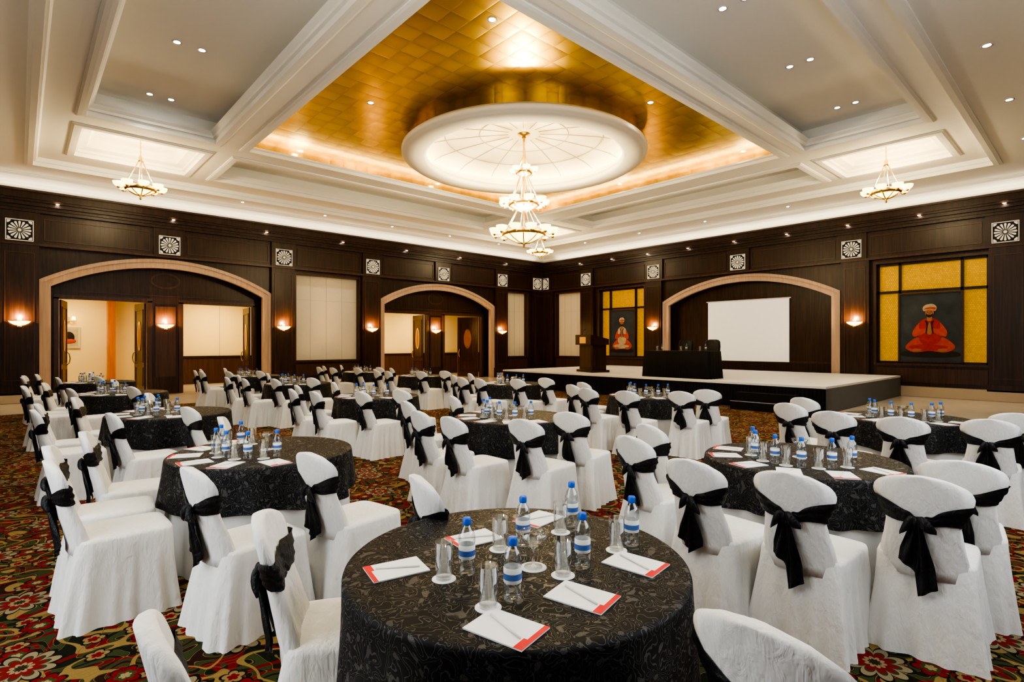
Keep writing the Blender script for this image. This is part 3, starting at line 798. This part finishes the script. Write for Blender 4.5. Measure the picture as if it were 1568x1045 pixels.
for d, s, a in ((2.02, -.43, -60), (2.34, -.165, -55), (2.60, .126, -40), (1.80, .232, 55), (2.07, .47, 50), (1.60, -.017, 55)):
    x, y = fr(d, s); inst('notepad', PM, (x, y, TZ), base_yaw - pi / 2 + radians(a))
for y, in ((7.7,), (8.3,), (9.1,)):
    inst('water_bottle', BM, (14.4, y, SH + .782)); inst('drinking_glass', GM, (14.35, y + .15, SH + .782))

# ------------------------------------------------------------------ chandeliers
def tier(mb, z, Rr, n, cr, bowl=True):
    rr = Rr * .72
    mb.lathe([(rr + .018 * cos(2 * pi * k / 8), .018 * sin(2 * pi * k / 8)) for k in range(9)], BRASS, (0, 0, z), 40)
    mb.lathe([(rr, .05), (rr + .025, .02), (rr + .01, -.05), (rr - .02, -.07)], BRASS, (0, 0, z - .03), 40)
    for k in range(n):
        a = 2 * pi * k / n; ca, sa = cos(a), sin(a)
        mb.tube([(rr * ca, rr * sa, z - .03), ((rr + (Rr - rr) * .6) * ca, (rr + (Rr - rr) * .6) * sa, z - .10), (Rr * ca, Rr * sa, z - .06)], .012, BRASS, 6)
        mb.lathe([(.01, -.5 * cr), (.55 * cr, -.42 * cr), (.9 * cr, -.05 * cr), (cr, .45 * cr), (.9 * cr, .48 * cr), (.5 * cr, .1 * cr), (.01, 0)], GLOW, (Rr * ca, Rr * sa, z), 14)
        mb.ell((Rr * ca, Rr * sa, z - .62 * cr), .3 * cr, .3 * cr, .25 * cr, BRASS, 8, 5)
    for k in range(6):
        a = 2 * pi * k / 6 + .2
        mb.tube([(rr * cos(a), rr * sin(a), z), (.02 * cos(a), .02 * sin(a), z - .05)], .010, BRASS, 6)
    if bowl:
        b = rr * .92
        mb.lathe([(.02, -.34 * b - .05), (.35 * b, -.31 * b - .04), (.7 * b, -.16 * b - .03), (.97 * b, .05 * b - .05), (.9 * b, .05 * b - .05), (.3 * b, -.2 * b)], GLOW, (0, 0, z - .05), 32)
        for k in range(8):
            a = 2 * pi * k / 8
            mb.tube([(r_ * 1.02 * cos(a), r_ * 1.02 * sin(a), z - .05 + q) for r_, q in ((.97 * b, .05 * b - .05), (.72 * b, -.17 * b - .035), (.36 * b, -.33 * b - .04), (.03, -.36 * b - .05))], .015, BRASS, 5)
        mb.lathe([(.001, -.12), (.03, -.09), (.015, -.06), (.045, -.02), (.02, .02)], BRASS, (0, 0, z - .10 - .34 * b), 14)
def rods(mb, z0, r0, z1, r1, n):
    for k in range(n):
        a = 2 * pi * k / n
        pts = [((r0 + (r1 - r0) * s) * cos(a), (r0 + (r1 - r0) * s) * sin(a), z0 + (z1 - z0) * s) for s in [i / 8 for i in range(9)]]
        mb.tube(pts, [.015 if i % 2 else .009 for i in range(9)], BRASS, 6)
def small_ch(top):
    mb = MB(); tier(mb, 0, .44, 8, .12)
    rods(mb, .02, .31, .62, .04, 4); mb.lathe([(.001, .60), (.06, .62), (.03, .67), (.045, .72), (.015, .78)], BRASS, (0, 0, 0), 16)
    mb.tube([(0, 0, .7 + (top - .7) * i / 10) for i in range(11)], [.018 if i % 2 else .009 for i in range(11)], BRASS, 6)
    mb.lathe([(.001, -.06), (.05, -.05), (.09, 0)], BRASS, (0, 0, top), 16)
    return mb.mesh('chandelier')
CZ = 5.42; scm = small_ch(SZ + .40 - CZ)
CPOS = [(2.2, 15.87), (15.97, 3.75), (15.97, 15.87), (2.2, 3.75)]
for x, y in CPOS:
    inst('chandelier', scm, (x, y, CZ)); light('POINT', (x, y, CZ + .22), 92, (1, .84, .54), shadow_soft_size=.1)
mb = MB()
tier(mb, 4.38, .74, 12, .135); tier(mb, 5.12, .52, 9, .13); tier(mb, 5.92, .27, 6, .10)
rods(mb, 4.40, .53, 5.04, .12, 6); rods(mb, 5.14, .37, 5.87, .06, 6); rods(mb, 5.94, .2, 6.25, .03, 4)
mb.tube([(0, 0, z) for z in (4.05, 4.6, 5.1, 5.6, 6.1, 6.5, 6.8)], [.03, .02, .035, .02, .03, .03, .035], BRASS, 10)
mb.lathe([(.001, -.12), (.06, -.1), (.05, -.05), (.16, -.02), (.17, .0)], BRASS, (0, 0, 6.82), 24)
mb.obj('chandelier', (CX, CY, 0))
for z, e in ((4.55, 290), (5.29, 155), (6.05, 30)):
    light('POINT', (CX, CY, z), e, (1, .85, .56), shadow_soft_size=.12)

# ------------------------------------------------------------------ downlights
mb = MB()
mb.lathe([(.05, -.002), (.075, -.008), (.08, 0)], WHITEM, n=20); mb.lathe([(.001, -.001), (.05, -.002)], DLE, n=20)
dlm = mb.mesh('downlight')
mb = MB(); mb.lathe([(.038, -.002), (.058, -.006), (.06, 0)], BRASS, n=16); mb.lathe([(.001, -.001), (.038, -.002)], DLE, n=16); dls = mb.mesh('downlight_small')
def dl(x, y, z, e=0, me=dlm, cone=110, col=(1, .94, .82)):
    inst('downlight', me, (x, y, z))
    if e:
        l = light('SPOT', (x, y, z - .03), e, col, shadow_soft_size=.05); l.data.spot_size = radians(cone); l.data.spot_blend = .7
for x in (5.4, 9.68, 13.9):
    for y in (6.4, 10.3, 14.1):
        if not (x == 9.68 and y == 10.3): dl(x, y, GZ, 100)
for y in (13.3, 10.7, 8.1, 5.6):
    for x in (2.0, 2.38): dl(x, y, SZ + .5, 75 if x == 2.0 else 0)
for x in (13.2, 10.6, 8.0, 5.6):
    for y in (3.65, 4.0): dl(x, y, SZ + .5, 75 if y == 4.0 else 0)
for x in (2.5, 5.26, 7.95, 10.6, 13.3, 16): dl(x, 18.5, HT, 34, dls)
for y in (4.2, 7.1, 10, 12.85, 15.7): dl(18.65, y, HT, 40, dls)
for x in (5.2, 8.0, 10.8, 13.5, 16.3): dl(x, 1.25, HT, 60)
for y in (1.3, 4.2, 7, 10, 13, 16): dl(-.6, y, HT, 60)
for u in [.8 + 2.77 * k for k in range(8)]: dl(*L(u, .44, 5.455), 0, dls)
for u in [1.95 + 1.9 * k for k in range(9)]: dl(*R(u, .44, 5.455), 0, dls)

# ------------------------------------------------------------------ cove lights and added fill
def strip(loc, sx, sy, e, col, rot=(pi, 0, 0)):
    o = light('AREA', loc, e, col, shape='RECTANGLE', size=sx, size_y=sy); o.rotation_euler = rot; return o
gw, gh = gx1 - gx0, gy1 - gy0
for y in (gy0 - .22, gy1 + .22): strip((CX - .3, y, SZ + .14), gw, .06, 42, (1, .82, .46))
for x in (gx0 - .22, gx1 + .22): strip((x, (gy0 + gy1) / 2, SZ + .14), .06, gh, 36, (1, .82, .46))
# cove strips lying on top of the timber cornice, washing the white cornice and ceiling
mx, my = (X0 + WX) / 2, (Y0 + WY) / 2
CW = (1, .86, .60)
strip((mx, Y0 + .62, 5.70), 20, .06, 30, CW); strip((mx, WY - .62, 5.70), 20, .06, 24, CW)
strip((X0 + .62, my, 5.70), .06, 18, 30, CW); strip((WX - .62, my, 5.70), .06, 18, 24, CW)
o = light('AREA', (X0 + .05, 3.2, 2.9), 95, (.90, .95, 1), shape='RECTANGLE', size=5, size_y=3); o.rotation_euler = (0, radians(-90), 0)  # added fill lamp, as window light from behind the camera; no window modelled
o = light('AREA', (4.2, Y0 + .05, 2.9), 95, (.90, .95, 1), shape='RECTANGLE', size=5, size_y=3); o.rotation_euler = (radians(90), 0, 0)  # second added fill lamp, standing in for daylight at the plain back wall

w = bpy.data.worlds.new('world'); scene.world = w; w.use_nodes = True
w.node_tree.nodes['Background'].inputs[0].default_value = (.9, .85, .8, 1); w.node_tree.nodes['Background'].inputs[1].default_value = .3

# ------------------------------------------------------------------ camera
cam = bpy.data.cameras.new('camera'); co = bpy.data.objects.new('camera', cam); COL.objects.link(co)
cam.lens = 832 / 1568 * 36; cam.sensor_width = 36; cam.shift_y = 4.5 / 1568; cam.clip_start = .05
co.location = (0, 0, 1.6); co.rotation_euler = (radians(90), 0, base_yaw - pi / 2)
scene.camera = co
scene.view_settings.view_transform = 'AgX'
scene.view_settings.look = 'AgX - High Contrast'
scene.view_settings.exposure = .80
